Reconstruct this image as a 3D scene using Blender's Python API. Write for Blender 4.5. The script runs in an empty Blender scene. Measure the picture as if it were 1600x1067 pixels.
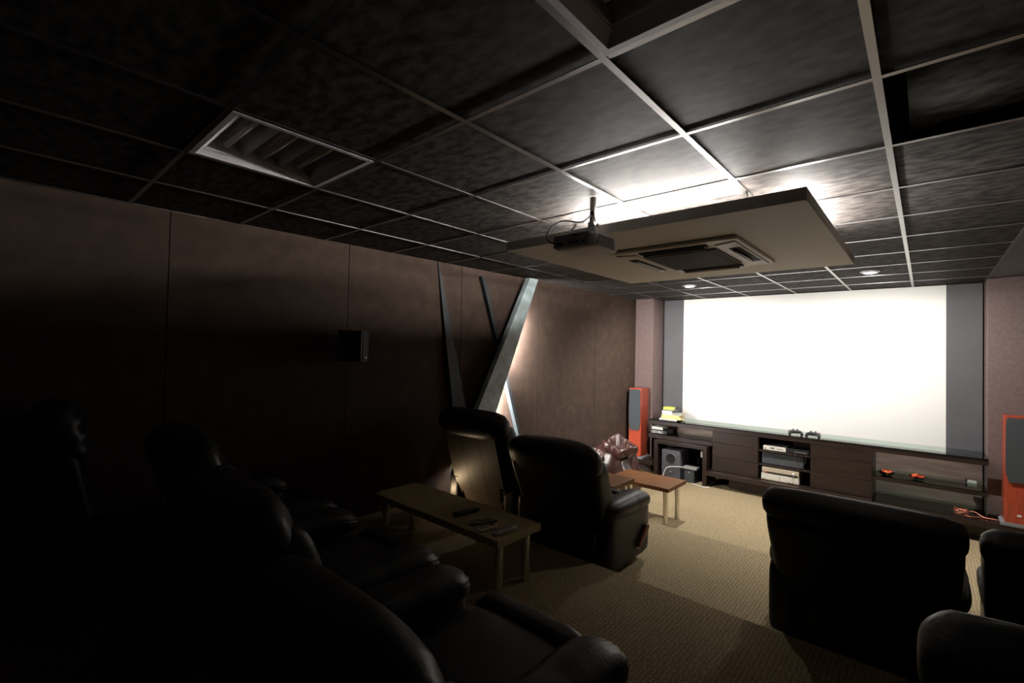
import bpy, bmesh, math, random
from mathutils import Vector, Matrix, noise
random.seed(7)
SC = bpy.context.scene
C = SC.collection
PI = math.pi
H = 2.68            # ceiling height above the lowest floor
ZM, ZU = 0.18, 0.35  # middle and upper tier floor heights
YM, YU = 3.79, 2.28  # front edges of the two tiers
YW = 6.736          # front wall (recess)
YC = 6.36           # face of the brown columns beside the screen
XR = 1.55           # right wall
YB = -2.6           # rear wall
def xl(y): return -3.625 + .036 * (y + .6)   # left wall face

# ------------------------------------------------------------------ camera, world, exposure
cam_d = bpy.data.cameras.new('camera'); cam = bpy.data.objects.new('camera', cam_d); C.objects.link(cam)
cam_d.sensor_width = 36.0; cam_d.lens = 729.488 / 1600 * 36.0; cam_d.clip_start = .02
r_, u_, d_ = Vector((.749, .662, .022)), Vector((-.002, -.030, 1.0)), Vector((-.663, .748, .021))
d_.normalize(); r_ = (r_ - d_ * r_.dot(d_)).normalized(); u_ = r_.cross(d_)
cam.matrix_world = Matrix(((r_.x, u_.x, -d_.x, .115), (r_.y, u_.y, -d_.y, -.571), (r_.z, u_.z, -d_.z, 1.81), (0, 0, 0, 1)))
SC.camera = cam
w = bpy.data.worlds.new('world'); SC.world = w; w.use_nodes = True
w.node_tree.nodes['Background'].inputs[0].default_value = (0, 0, 0, 1)
w.node_tree.nodes['Background'].inputs[1].default_value = 0
SC.view_settings.view_transform = 'Standard'; SC.view_settings.look = 'None'
SC.view_settings.exposure = 0.0; SC.view_settings.gamma = 1.0; SC.view_settings.use_curve_mapping = False
SC.cycles.max_bounces = 10; SC.cycles.diffuse_bounces = 4; SC.cycles.glossy_bounces = 4
SC.cycles.sample_clamp_indirect = 4.0; SC.cycles.caustics_reflective = False; SC.cycles.caustics_refractive = False
# lamp powers (each lamp is built with its own fitting below)
DOWN_W = 255.0       # the two recessed downlights by the screen
TUBE_L = 400.0       # fluorescent tubes lying on the floating panel
LED_L = 1200.0         # strip behind the slanted wall beam
STEP_W = 1.5         # warm step light low on the left wall

# ------------------------------------------------------------------ materials
def mat(name, col, rough=.6, metal=0.0, spec=.5, noise_amt=0, noise_scale=20, bump=0, bump_scale=60, emit=None, trans=0, coat=0, stretch=(1, 1, 1), ramp=.2):
    m = bpy.data.materials.new(name); m.use_nodes = True
    nt = m.node_tree; b = nt.nodes['Principled BSDF']
    b.inputs['Base Color'].default_value = (*col, 1); b.inputs['Roughness'].default_value = rough
    b.inputs['Metallic'].default_value = metal; b.inputs['Specular IOR Level'].default_value = spec
    if trans: b.inputs['Transmission Weight'].default_value = trans
    if coat: b.inputs['Coat Weight'].default_value = coat; b.inputs['Coat Roughness'].default_value = .08
    if emit:
        b.inputs['Emission Color'].default_value = (*emit[:3], 1); b.inputs['Emission Strength'].default_value = emit[3]
    if noise_amt or bump:
        tc = nt.nodes.new('ShaderNodeTexCoord'); mp = nt.nodes.new('ShaderNodeMapping')
        mp.inputs['Scale'].default_value = stretch
        nt.links.new(tc.outputs['Object'], mp.inputs[0])
    if noise_amt:
        n = nt.nodes.new('ShaderNodeTexNoise'); n.inputs['Scale'].default_value = noise_scale; n.inputs['Detail'].default_value = 6
        nt.links.new(mp.outputs[0], n.inputs['Vector'])
        r = nt.nodes.new('ShaderNodeValToRGB'); e = r.color_ramp.elements
        e[0].position = .5 - ramp; e[1].position = .5 + ramp
        e[0].color = (*[c * (1 - noise_amt) for c in col], 1); e[1].color = (*[min(1, c * (1 + noise_amt)) for c in col], 1)
        nt.links.new(n.outputs['Fac'], r.inputs[0]); nt.links.new(r.outputs[0], b.inputs['Base Color'])
    if bump:
        n2 = nt.nodes.new('ShaderNodeTexNoise'); n2.inputs['Scale'].default_value = bump_scale; n2.inputs['Detail'].default_value = 4
        nt.links.new(mp.outputs[0], n2.inputs['Vector'])
        bp = nt.nodes.new('ShaderNodeBump'); bp.inputs['Strength'].default_value = bump; bp.inputs['Distance'].default_value = .004
        nt.links.new(n2.outputs['Fac'], bp.inputs['Height']); nt.links.new(bp.outputs[0], b.inputs['Normal'])
    return m
def carpet_mat():
    m = mat('carpet', (.4, .3, .2), .95, spec=.1)
    nt = m.node_tree; b = nt.nodes['Principled BSDF']; N = nt.nodes.new; L = nt.links.new
    tc = N('ShaderNodeTexCoord')
    wv = N('ShaderNodeTexWave'); wv.bands_direction = 'X'; wv.inputs['Scale'].default_value = 14; wv.inputs['Distortion'].default_value = 5
    wv.inputs['Detail'].default_value = 2; wv.inputs['Detail Scale'].default_value = 3.0
    L(tc.outputs['Object'], wv.inputs['Vector'])
    w2 = N('ShaderNodeTexWave'); w2.bands_direction = 'Y'; w2.inputs['Scale'].default_value = 22; w2.inputs['Distortion'].default_value = 6
    L(tc.outputs['Object'], w2.inputs['Vector'])
    mx = N('ShaderNodeMath'); mx.operation = 'MULTIPLY'; L(wv.outputs['Fac'], mx.inputs[0]); L(w2.outputs['Fac'], mx.inputs[1])
    ad = N('ShaderNodeMath'); ad.operation = 'ADD'; L(mx.outputs[0], ad.inputs[0])
    n = N('ShaderNodeTexNoise'); n.inputs['Scale'].default_value = 160; L(tc.outputs['Object'], n.inputs['Vector'])
    sc = N('ShaderNodeMath'); sc.operation = 'MULTIPLY'; sc.inputs[1].default_value = .5; L(n.outputs['Fac'], sc.inputs[0]); L(sc.outputs[0], ad.inputs[1])
    r = N('ShaderNodeValToRGB'); e = r.color_ramp.elements
    e[0].position = .15; e[1].position = .75; e[0].color = (.19, .145, .08, 1); e[1].color = (.45, .36, .225, 1)
    L(ad.outputs[0], r.inputs[0]); L(r.outputs[0], b.inputs['Base Color'])
    bp = N('ShaderNodeBump'); bp.inputs['Strength'].default_value = .6; bp.inputs['Distance'].default_value = .006
    L(ad.outputs[0], bp.inputs['Height']); L(bp.outputs[0], b.inputs['Normal'])
    return m
M = dict(
    carpet=carpet_mat(),
    fabric=mat('brown wall fabric', (.066, .044, .034), .8, spec=.15, noise_amt=.18, noise_scale=9, bump=.35, bump_scale=220),
    column=mat('taupe wall fabric', (.16, .115, .11), .8, spec=.2, noise_amt=.12, noise_scale=30, bump=.3, bump_scale=200),
    dark_wall=mat('dark painted wall', (.02, .017, .017), .8),
    tile=mat('dark ceiling tile', (.043, .038, .035), .7, spec=.06, noise_amt=.6, noise_scale=13, bump=.06, bump_scale=60, stretch=(1, 1.8, 1), ramp=.13),
    gypsum=mat('painted grey ceiling', (.10, .10, .105), .7),
    slab=mat('plenum black', (.01, .01, .01), .9),
    grid=mat('ceiling grid metal', (.30, .29, .29), .3, metal=1.0),
    grid_dark=mat('dark edge trim', (.06, .055, .055), .5),
    screen=mat('matte white screen', (.88, .87, .845), .9, spec=.1),
    border=mat('grey screen masking', (.10, .098, .108), .7, noise_amt=.06, noise_scale=4),
    panel=mat('white painted board', (.82, .79, .74), .6),
    plastic_w=mat('white plastic', (.72, .70, .66), .45, noise_amt=.06, noise_scale=5),
    grille=mat('air intake mesh', (.17, .155, .135), .7),
    void=mat('dark gap', (.01, .01, .01), .8),
    louver=mat('louver plastic', (.55, .53, .49), .4),
    tube=mat('lit fluorescent tube', (1, 1, 1), .5, emit=(1, .965, .92, TUBE_L)),
    led=mat('lit led strip', (1, 1, 1), .5, emit=(1, .96, .91, LED_L)),
    lampdisc=mat('lit downlight', (1, 1, 1), .5, emit=(1, .97, .92, 30)),
    steplens=mat('lit step light lens', (1, .8, .5), .5, emit=(1, .72, .42, 2)),
    metal_w=mat('white enamel', (.66, .63, .66), .3),
    reflector=mat('fluorescent reflector', (.62, .60, .64), .35),
    proj=mat('projector shell', (.80, .80, .81), .45),
    proj_d=mat('projector rear panel', (.42, .42, .45), .5),
    steel=mat('brushed steel', (.62, .60, .57), .25, metal=1.0),
    chrome=mat('chrome', (.78, .75, .70), .14, metal=1.0),
    black_rub=mat('black rubber', (.012, .012, .012), .5),
    cable_w=mat('white cable', (.75, .75, .73), .5),
    beam=mat('blue grey stained beam', (.44, .54, .55), .6, noise_amt=.3, noise_scale=7, bump=.2, bump_scale=30),
    beam_d=mat('dark stained beam', (.020, .027, .033), .6, noise_amt=.2, noise_scale=8),
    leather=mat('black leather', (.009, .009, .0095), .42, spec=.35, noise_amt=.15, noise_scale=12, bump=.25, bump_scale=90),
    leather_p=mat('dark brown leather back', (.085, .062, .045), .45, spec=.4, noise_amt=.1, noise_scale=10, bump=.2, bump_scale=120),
    wood_l=mat('reddish lever wood', (.20, .07, .03), .4, noise_amt=.3, noise_scale=8, stretch=(1, 6, 1)),
    base=mat('black base', (.015, .015, .015), .6),
    table=mat('walnut table top', (.115, .047, .016), .5, spec=.2, noise_amt=.25, noise_scale=6, stretch=(1, 9, 9)),
    table_edge=mat('walnut table', (.10, .046, .024), .4, noise_amt=.25, noise_scale=6),
    oak=mat('oak table top', (.46, .38, .21), .5, noise_amt=.2, noise_scale=5, stretch=(1, 9, 9)),
    wenge=mat('dark brown cabinet wood', (.021, .0115, .009), .38, noise_amt=.4, noise_scale=4, stretch=(1, 8, 8)),
    wenge_b=mat('dark brown cabinet back', (.33, .215, .195), .3, noise_amt=.25, noise_scale=3, stretch=(1, 6, 6)),
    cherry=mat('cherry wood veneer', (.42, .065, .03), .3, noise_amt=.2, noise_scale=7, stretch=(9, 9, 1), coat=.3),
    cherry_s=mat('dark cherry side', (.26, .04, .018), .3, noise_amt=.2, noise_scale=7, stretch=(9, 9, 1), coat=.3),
    cloth=mat('grey speaker cloth', (.055, .062, .07), .85, bump=.4, bump_scale=400),
    plinth=mat('grey plinth', (.22, .23, .25), .5),
    silver=mat('silver plastic', (.58, .57, .56), .3, metal=.5),
    gold=mat('champagne metal', (.66, .58, .46), .35, metal=.45),
    cream=mat('cream metal', (.80, .78, .68), .4, metal=.2),
    black=mat('black plastic', (.014, .014, .015), .4),
    charcoal=mat('charcoal cabinet', (.095, .097, .115), .55),
    grey_pl=mat('grey plastic', (.30, .30, .30), .45),
    red_led=mat('red indicator', (.8, .02, .02), .4, emit=(1, .05, .03, 1.5)),
    mark=mat('white printed mark', (.85, .83, .80), .4),
    maroon=mat('maroon faux leather', (.055, .024, .020), .30, spec=.6, noise_amt=.1, noise_scale=4, bump=.15, bump_scale=40),
    yellow=mat('yellow cover', (.80, .70, .28), .5), lime=mat('lime cover', (.62, .68, .08), .45), white_c=mat('white cover', (.72, .70, .74), .5),
    grey_c=mat('grey green cover', (.42, .44, .38), .5), pages=mat('book pages', (.74, .63, .42), .8, noise_amt=.15, noise_scale=60, stretch=(1, 1, 20)),
    tan_c=mat('kraft cover', (.45, .30, .16), .7),
    red_p=mat('red petals', (.55, .05, .015), .5, noise_amt=.5, noise_scale=40), orange_p=mat('orange petals', (.75, .20, .04), .5),
    copper=mat('copper wire', (.72, .26, .17), .3, metal=.8),
)
def glass_mat(name, col, rough=.03):
    m = mat(name, col, rough, trans=1.0); m.node_tree.nodes['Principled BSDF'].inputs['IOR'].default_value = 1.5
    return m
def sheet_glass(name, col):
    m = bpy.data.materials.new(name); m.use_nodes = True; nt = m.node_tree; nt.nodes.clear(); N = nt.nodes.new; L = nt.links.new
    out = N('ShaderNodeOutputMaterial'); mx = N('ShaderNodeMixShader'); fr = N('ShaderNodeFresnel'); tr = N('ShaderNodeBsdfTransparent'); gl = N('ShaderNodeBsdfGlossy')
    fr.inputs['IOR'].default_value = 1.5; tr.inputs['Color'].default_value = (*col, 1); gl.inputs['Roughness'].default_value = .03; gl.inputs['Color'].default_value = (.95, 1, .97, 1)
    L(fr.outputs[0], mx.inputs[0]); L(tr.outputs[0], mx.inputs[1]); L(gl.outputs[0], mx.inputs[2]); L(mx.outputs[0], out.inputs[0])
    return m
M['glass'] = sheet_glass('green tinted glass', (.86, .93, .90)); M['bowl'] = sheet_glass('clear glass', (.88, .91, .90))

# ------------------------------------------------------------------ mesh helpers
class MB:
    def __init__(s): s.bm = bmesh.new()
    def add(s, verts, faces, T=None, smooth=False):
        vs = [s.bm.verts.new((T @ Vector(v)) if T else v) for v in verts]
        for f in faces:
            try: fc = s.bm.faces.new([vs[i] for i in f]); fc.smooth = smooth
            except ValueError: pass
        return s
    def box(s, x0, x1, y0, y1, z0, z1, bev=0.0, T=None, seg=2):
        t = bmesh.new(); bmesh.ops.create_cube(t, size=1.0)
        for v in t.verts: v.co = Vector(((x0 + x1) / 2 + v.co.x * (x1 - x0), (y0 + y1) / 2 + v.co.y * (y1 - y0), (z0 + z1) / 2 + v.co.z * (z1 - z0)))
        if bev: bmesh.ops.bevel(t, geom=list(t.edges), offset=bev, segments=seg, profile=.5, affect='EDGES')
        return s.merge(t, T, bev > 0)
    def merge(s, t, T=None, smooth=False):
        t.verts.index_update(); s.add([v.co.copy() for v in t.verts], [[v.index for v in f.verts] for f in t.faces], T, smooth); t.free(); return s
    def cyl(s, p0, p1, r0, r1=None, n=20, cap=True):
        r1 = r0 if r1 is None else r1
        p0, p1 = Vector(p0), Vector(p1); a = (p1 - p0).normalized(); b = a.orthogonal().normalized(); c = a.cross(b)
        vs = []
        for p, r in ((p0, r0), (p1, r1)):
            for k in range(n): t = 2 * PI * k / n; vs.append(p + (b * math.cos(t) + c * math.sin(t)) * r)
        fs = [[k, (k + 1) % n, n + (k + 1) % n, n + k] for k in range(n)]
        if cap: fs += [list(range(n))[::-1], list(range(n, 2 * n))]
        return s.add(vs, fs, None, True)
    def tube(s, pts, r, n=8, closed=False, sub=6):
        P = [Vector(p) for p in pts]
        def cr(i):
            if closed: return P[i % len(P)]
            return P[max(0, min(len(P) - 1, i))]
        Q = []
        for i in range(len(P) if closed else len(P) - 1):
            p0, p1, p2, p3 = cr(i - 1), cr(i), cr(i + 1), cr(i + 2)
            for k in range(sub):
                t = k / sub
                Q.append(.5 * ((2 * p1) + (p2 - p0) * t + (2 * p0 - 5 * p1 + 4 * p2 - p3) * t * t + (3 * p1 - p0 - 3 * p2 + p3) * t ** 3))
        if not closed: Q.append(P[-1])
        m = len(Q); vs = []; b = None
        for i in range(m):
            a = (Q[(i + 1) % m] - Q[i - 1]) if closed else (Q[min(i + 1, m - 1)] - Q[max(i - 1, 0)])
            a = a.normalized() if a.length > 1e-9 else Vector((0, 0, 1))
            b = a.orthogonal() if b is None else (b - a * b.dot(a)); b.normalize(); c = a.cross(b)
            for k in range(n): t = 2 * PI * k / n; vs.append(Q[i] + (b * math.cos(t) + c * math.sin(t)) * r)
        fs = []
        for i in range(m if closed else m - 1):
            j = (i + 1) % m
            fs += [[i * n + k, i * n + (k + 1) % n, j * n + (k + 1) % n, j * n + k] for k in range(n)]
        if not closed: fs += [list(range(n))[::-1], list(range((m - 1) * n, m * n))]
        return s.add(vs, fs, None, True)
    def lathe(s, prof, n=24, T=None, wob=None):
        vs = []; fs = []; m = len(prof)
        for i, (r, z) in enumerate(prof):
            for k in range(n):
                t = 2 * PI * k / n; rr = max(r, 1e-4); v = Vector((rr * math.cos(t), rr * math.sin(t), z))
                if wob: v = wob(v, t, i)
                vs.append(v)
        for i in range(m - 1): fs += [[i * n + k, i * n + (k + 1) % n, (i + 1) * n + (k + 1) % n, (i + 1) * n + k] for k in range(n)]
        if prof[0][0] > 1e-3: fs.append(list(range(n))[::-1])
        if prof[-1][0] > 1e-3: fs.append(list(range((m - 1) * n, m * n)))
        return s.add(vs, fs, T, True)
    def prism(s, outline, off, T=None):          # outline: list of 3d points, extruded by vector off
        n = len(outline); o = Vector(off); vs = [Vector(p) for p in outline] + [Vector(p) + o for p in outline]
        return s.add(vs, [list(range(n))[::-1], list(range(n, 2 * n))] + [[k, (k + 1) % n, n + (k + 1) % n, n + k] for k in range(n)], T)
    def soft(s, cen, size, p=4.0, n=12, T=None, fn=None):     # superellipsoid cushion
        t = bmesh.new(); bmesh.ops.create_cube(t, size=2.0); bmesh.ops.subdivide_edges(t, edges=list(t.edges), cuts=n - 1, use_grid_fill=True)
        pp = p if isinstance(p, tuple) else (p, p, p)
        for v in t.verts:
            c = v.co.copy()
            q = [max(-1, min(1, math.tan(x * PI / 4 * .98) / math.tan(PI / 4 * .98))) for x in c]
            lo, hi = 0, 2.0
            for _ in range(24):
                k = (lo + hi) / 2
                if sum(abs(a * k) ** e for a, e in zip(q, pp)) > 1: hi = k
                else: lo = k
            u = Vector([a * lo for a in q])
            if fn: u = fn(u)
            v.co = Vector((cen[0] + u.x * size[0] / 2, cen[1] + u.y * size[1] / 2, cen[2] + u.z * size[2] / 2))
        return s.merge(t, T, True)
    def build(s, name, m, parent=None, sharp=None, label=None):
        bmesh.ops.recalc_face_normals(s.bm, faces=list(s.bm.faces))
        me = bpy.data.meshes.new(name); s.bm.to_mesh(me); s.bm.free()
        if sharp: me.set_sharp_from_angle(angle=math.radians(sharp))
        me.materials.append(m if not isinstance(m, str) else M[m])
        o = bpy.data.objects.new(name, me); C.objects.link(o)
        if parent: o.parent = parent
        if label: o['label'] = label
        return o
def thing(name, label, cat, loc=(0, 0, 0), rz=0.0, group=None):
    o = bpy.data.objects.new(name, None); C.objects.link(o); o.empty_display_size = .1
    o.location = loc; o.rotation_euler = (0, 0, rz); o['label'] = label; o['category'] = cat
    if group: o['group'] = group
    return o
def tag(o, label, cat, group=None):
    o['label'] = label; o['category'] = cat
    if group: o['group'] = group
    return o
def structure(o): o['kind'] = 'structure'; return o
def dup(root, loc, rz, label, group=None):
    r = root.copy(); C.objects.link(r); r.location = loc; r.rotation_euler = (0, 0, rz); r['label'] = label
    if group: r['group'] = group
    for ch in list(root.children):
        c = ch.copy(); C.objects.link(c); c.parent = r
        for g in list(ch.children):
            d = g.copy(); C.objects.link(d); d.parent = c
    return r
def lamp(name, typ, parent, loc, energy, col, **kw):
    d = bpy.data.lights.new(name, typ); d.energy = energy; d.color = col
    for k, v in kw.items(): setattr(d, k, v)
    o = bpy.data.objects.new(name, d); C.objects.link(o); o.parent = parent; o.location = loc
    return o

# ------------------------------------------------------------------ room shell
structure(MB().box(-3.9, XR + .1, YM - .2, YW + .1, -.1, 0).build('floor', 'carpet'))
structure(MB().box(-3.9, XR + .1, YU - .2, YM, -.1, ZM, .008).build('floor_middle_tier', 'carpet', sharp=15))
structure(MB().box(-3.9, XR + .1, YB - .1, YU, -.1, ZU, .008).build('floor_upper_tier', 'carpet', sharp=15))
# left wall: upholstered panels, 1.247 m wide with narrow seams
mb = MB()
for k in range(-3, 7):
    y0, y1 = .212 + 1.247 * (k - 1) + .003, .212 + 1.247 * k - .003
    y0 = max(y0, YB); y1 = min(y1, YW + .05)
    if y1 <= y0: continue
    mb.prism([(xl(y0), y0, -.05), (xl(y1), y1, -.05), (xl(y1), y1, H + .3), (xl(y0), y0, H + .3)], (-.03, 0, 0))
mb.prism([(xl(YB) - .012, YB, -.1), (xl(YW) - .012, YW + .06, -.1), (xl(YW) - .012, YW + .06, H + .5), (xl(YB) - .012, YB, H + .5)], (-.12, 0, 0))
structure(mb.build('wall_left', 'fabric'))
structure(MB().box(-3.8, XR + .1, YW, YW + .1, -.1, H + .5).build('wall_front', 'dark_wall'))
structure(MB().box(-3.5, -3.08, YC, YW - .001, -.05, H + .1, .004).build('wall_front_left_column', 'column', sharp=15))
structure(MB().box(.598, XR + .02, YC, YW - .001, -.05, H + .1, .004).build('wall_front_right_column', 'column', sharp=15))
structure(MB().box(XR, XR + .1, YB, YW + .1, -.1, H + .5).build('wall_right', 'fabric'))
structure(MB().box(-3.9, XR + .1, YB - .1, YB, -.1, H + .5).build('wall_rear', 'fabric'))
# suspended ceiling: square tiles .6 x .618 with openings for two light troffers and one lifted tile
TX, TY = .6, .618
HOLES = {(-4, 0), (-1, 0), (0, 2)}
mb = MB()
for i in range(-7, 1):
    for j in range(-5, 11):
        if (i, j) in HOLES: continue
        x0, x1 = max(i * TX, -3.75), (i + 1) * TX
        y0, y1 = j * TY, min((j + 1) * TY, YW)
        if y1 <= y0 or x1 <= -3.75 or y1 < YB: continue
        mb.box(x0, x1, y0, y1, H + .006, H + .02)
structure(mb.build('ceiling', 'tile'))
mb = MB()
for i in range(-6, 1): mb.box(i * TX - .0115, i * TX + .0115, YB, YW, H - .0005, H + .003)
for j in range(-4, 11): mb.box(-3.75, .6, j * TY - .0105, j * TY + .0105, H, H + .003)
for i in range(-6, 1): mb.box(i * TX - .001, i * TX + .001, YB, YW, H + .003, H + .035)
structure(mb.build('ceiling_grid', 'grid'))
structure(MB().box(.6, XR, YB, YW, H + .004, H + .02).build('ceiling_right_border', 'gypsum'))
structure(MB().box(.588, .612, YB, YW, H - .004, H + .0035).build('trim_1', 'grid_dark'))
structure(MB().box(-3.9, XR + .1, YB - .1, YW + .1, H + .42, H + .5).build('ceiling_upper_slab', 'slab'))

# lifted ceiling tile lying skewed above its opening
t = MB().box(-.295, .295, -.30, .30, 0, .012, .002).build('ceiling_tile', 'tile')
t.location = (.36, 2.5 * TY - .01, H + .062); t.rotation_euler = (math.radians(-2), math.radians(-4), 0)
tag(t, 'dark ceiling tile pushed up out of its opening near the right edge', 'ceiling tile')

# ------------------------------------------------------------------ fluorescent troffers (unlit)
def troffer(i, j, label):
    t = thing('ceiling_light', label, 'ceiling light', ((i + .5) * TX, (j + .5) * TY, H), PI / 2, 'recessed square ceiling lights')
    a, b = TY / 2 - .0125, TX / 2 - .0125
    m = MB()
    for sx in (-1, 1): m.box(sx * (a - .011) - .011, sx * (a - .011) + .011, -b, b, -.002, .0005).box(-a + .022, a - .022, sx * (b - .011) - .011, sx * (b - .011) + .011, -.002, .0005)
    a, b = a - .021, b - .021
    for sx, sy in ((1, 0), (-1, 0), (0, 1), (0, -1)):   # bevelled frame, sloping up to the inside
        if sx: o = [(sx * a, -b, .001), (sx * (a - .035), -b + .035, .03), (sx * (a - .035), b - .035, .03), (sx * a, b, .001)]
        else: o = [(-a, sy * b, .001), (-a + .035, sy * (b - .035), .03), (a - .035, sy * (b - .035), .03), (a, sy * b, .001)]
        m.prism(o, (0, 0, .008))
    m.build('frame', 'metal_w', t)
    m = MB(); n = 8                                     # folded reflector tray with three channels running along y
    a2, b2 = a - .03, b - .03
    prof = []
    for k in range(3):
        c0 = -a2 + k * 2 * a2 / 3; wch = 2 * a2 / 3
        for q in range(n + 1):
            s_ = q / n; prof.append((c0 + wch * s_, .035 + .055 * math.sin(PI * s_) ** .7))
    vs = []; fs = []
    for x, z in prof: vs += [(x, -b2, z), (x, b2, z)]
    for q in range(len(prof) - 1): fs.append([2 * q, 2 * q + 1, 2 * q + 3, 2 * q + 2])
    m.add(vs, fs, None, True)
    for y in (-b2, b2): m.box(-a2, a2, y - .002, y + .002, .02, .1)
    m.box(-a2, a2, -b2, b2, .095, .1)
    m.build('reflector', 'reflector', t, sharp=50)
    for k in range(3):
        x = -a2 + (k + .5) * 2 * a2 / 3
        MB().cyl((x, -b2 + .02, .058), (x, b2 - .02, .058), .013, n=12).build('lamp_tube', 'plastic_w', t)
    return t
troffer(-4, 0, 'unlit square ceiling light with pale frame, further left in the dark ceiling')
troffer(-1, 0, 'unlit square ceiling light cut off by the top edge, nearest overhead')

# ------------------------------------------------------------------ floating white panel with cove tubes
PX0, PX1, PY0, PY1, PZ = -1.99, -.265, 1.722, 3.495, H - .2
p = thing('ceiling_panel', 'white floating ceiling panel with light glowing from its upper side', 'ceiling panel', ((PX0 + PX1) / 2, (PY0 + PY1) / 2, PZ))
hx, hy = (PX1 - PX0) / 2, (PY1 - PY0) / 2
MB().box(-hx, hx, -hy, hy, 0, .058, .002).build('board', 'panel', p, sharp=15)
for sx in (-1, 1):
    for sy in (-1, 1): MB().cyl((sx * hx * .62, sy * hy * .62, .058), (sx * hx * .62, sy * hy * .62, .2), .008, n=10).build('hanger_rod', 'steel', p)
for (a, b, c, d) in ((-.50, -hy + .28, .50, -hy + .28), (hx - .16, -.42, hx - .16, .46), (-hx + .17, -.05, -hx + .17, .50), (-hx + .44, .0, -hx + .44, .50)):  # last tube is added, set further in to soften the left wall shadow
    m = MB()
    if b == d: m.box(a - .06, c + .05, b - .026, b + .026, .058, .092, .004).box(c + .05, c + .23, b - .03, b + .03, .058, .125, .004)
    else: m.box(a - .026, a + .026, b - .06, d + .06, .058, .078, .004)
    bt = m.build('batten', 'metal_w', p, sharp=15)
    MB().cyl((a, b, .112), (c, d, .112), .014, n=12).build('light_tube', 'tube', bt)
# ceiling cassette air conditioner under the panel
ac = thing('air_conditioner', 'white square cassette air conditioner set into the floating ceiling panel', 'air conditioner', (-1.06, 2.59, PZ))
a, b = .395, .445
m = MB()
m.box(-a, a, -b, b, -.022, -.0005, .008); 
for sx in (-1, 1): m.prism([(sx * .25, -b + .1, -.022), (sx * .25, b - .1, -.022), (sx * .37, b - .06, -.022), (sx * .37, -b + .06, -.022)], (0, 0, -.006))
m.build('frame', 'plastic_w', ac, sharp=15)
m = MB().box(-.23, .23, -.27, .27, -.032, -.022, .004)
for k in range(22): m.box(-.22, .22, -.262 + k * .0245, -.252 + k * .0245, -.036, -.031)
m.build('intake_grille', 'grille', ac, sharp=15)
MB().box(-.10, .10, -.298, -.285, -.03, -.022, .002).build('display_strip', 'black', ac)
for sx, sy in ((1, 0), (-1, 0), (0, 1), (0, -1)):
    m = MB()
    if sx: m.box(sx * .325 - .032, sx * .325 + .032, -.24, .24, -.0305, -.027, .001)
    else: m.box(-.21, .21, sy * .36 - .032, sy * .36 + .032, -.0305, -.021, .001)
    sl = m.build('air_slot', 'void', ac)
    m = MB(); n = 10
    for side in (0, 1):
        pass
    vs = []; fs = []
    L_ = .225 if sx else .195
    for q in range(n + 1):
        s_ = -1 + 2 * q / n; bow = .016 * (1 - s_ * s_)
        if sx: vs += [(sx * (.300 + .012), s_ * L_, -.031), (sx * (.318 + bow), s_ * L_, -.046)]
        else: vs += [(s_ * L_, sy * (.335 + .012), -.031), (s_ * L_, sy * (.352 + bow), -.046)]
    for q in range(n): fs.append([2 * q, 2 * q + 1, 2 * q + 3, 2 * q + 2])
    m.add(vs, fs, None, True)
    lv = m.build('louver', 'louver', sl)
    so = lv.modifiers.new('thick', 'SOLIDIFY'); so.thickness = .004

# ------------------------------------------------------------------ downlights
def downlight(x, y, label):
    t = thing('downlight', label, 'ceiling light', (x, y, H), 0, 'round downlights by the screen')
    MB().lathe([(.055, .006), (.056, -.013), (.0575, -.013), (.075, -.006), (.082, -.004), (.084, .002), (.058, .012), (.055, .006)], 28).build('trim_ring', 'metal_w', t)  # inner lip is added to keep lamp light from grazing the ceiling
    MB().lathe([(.0, -.004), (.03, -.006), (.05, -.0045), (.054, .001)], 24).build('lens', 'lampdisc', t)
    lamp('downlight_lamp', 'SPOT', t, (0, 0, -.013), DOWN_W, (1, .96, .90), spot_size=math.radians(168), spot_blend=.65, shadow_soft_size=.03).rotation_euler = (math.radians(19), 0, 0)
downlight(-2.10, 5.255, 'lit round downlight nearer the left wall, in front of the screen')
downlight(-.30, 5.25, 'lit round downlight in front of the right half of the screen')

# ------------------------------------------------------------------ projector
pj = thing('projector', 'white projector hanging from the ceiling by a short pole with cables', 'projector', (-1.245, 1.545, 2.34))
def pjfn(u):
    return Vector((u.x, u.y, u.z - .10 * (1 - u.z) * .5 * (u.x * u.x * .6)))
MB().soft((0, .0, .046), (.25, .27, .085), (9, 7, 4.5), 14, fn=pjfn).build('body', 'proj', pj)
m = MB().box(-.115, .098, -.1375, -.131, .016, .080, .002)
m.build('rear_panel', 'proj_d', pj, sharp=15)
for k in range(3): MB().box(-.02 + k * .022, -.005 + k * .022, -.1395, -.136, .03, .042).build('port', 'black_rub', pj)
MB().box(-.09, -.055, -.1395, -.136, .028, .04).build('port', 'black_rub', pj)
MB().cyl((.07, -.1395, .035), (.07, -.136, .035), .007, n=10).build('power_socket', 'black_rub', pj)
m = MB()
for k in range(8): m.box(.120, .1275, -.105 + .004 * k, .08 - .002 * k, .018 + k * .0075, .0215 + k * .0075)
m.build('vent', 'grey_pl', pj)
MB().cyl((.02, .128, .048), (.02, .15, .048), .032, n=20).build('lens_barrel', 'black', pj)
m = MB().box(-.06, .03, -.02, .10, .092, .098, .001)
for sx in (-.05, .02):
    for sy in (-.01, .09): m.cyl((sx, sy, .085), (sx, sy, .10), .008, n=8)
m.build('mount_plate', 'metal_w', pj, sharp=50)
m = MB().box(-.062, -.008, .09, .14, .098, .17, .006).box(-.055, -.015, .095, .135, .17, .2, .004)
m.cyl((-.005, .115, .12), (.008, .115, .12), .012, n=10).cyl((-.005, .115, .18), (.008, .115, .18), .01, n=10)
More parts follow.
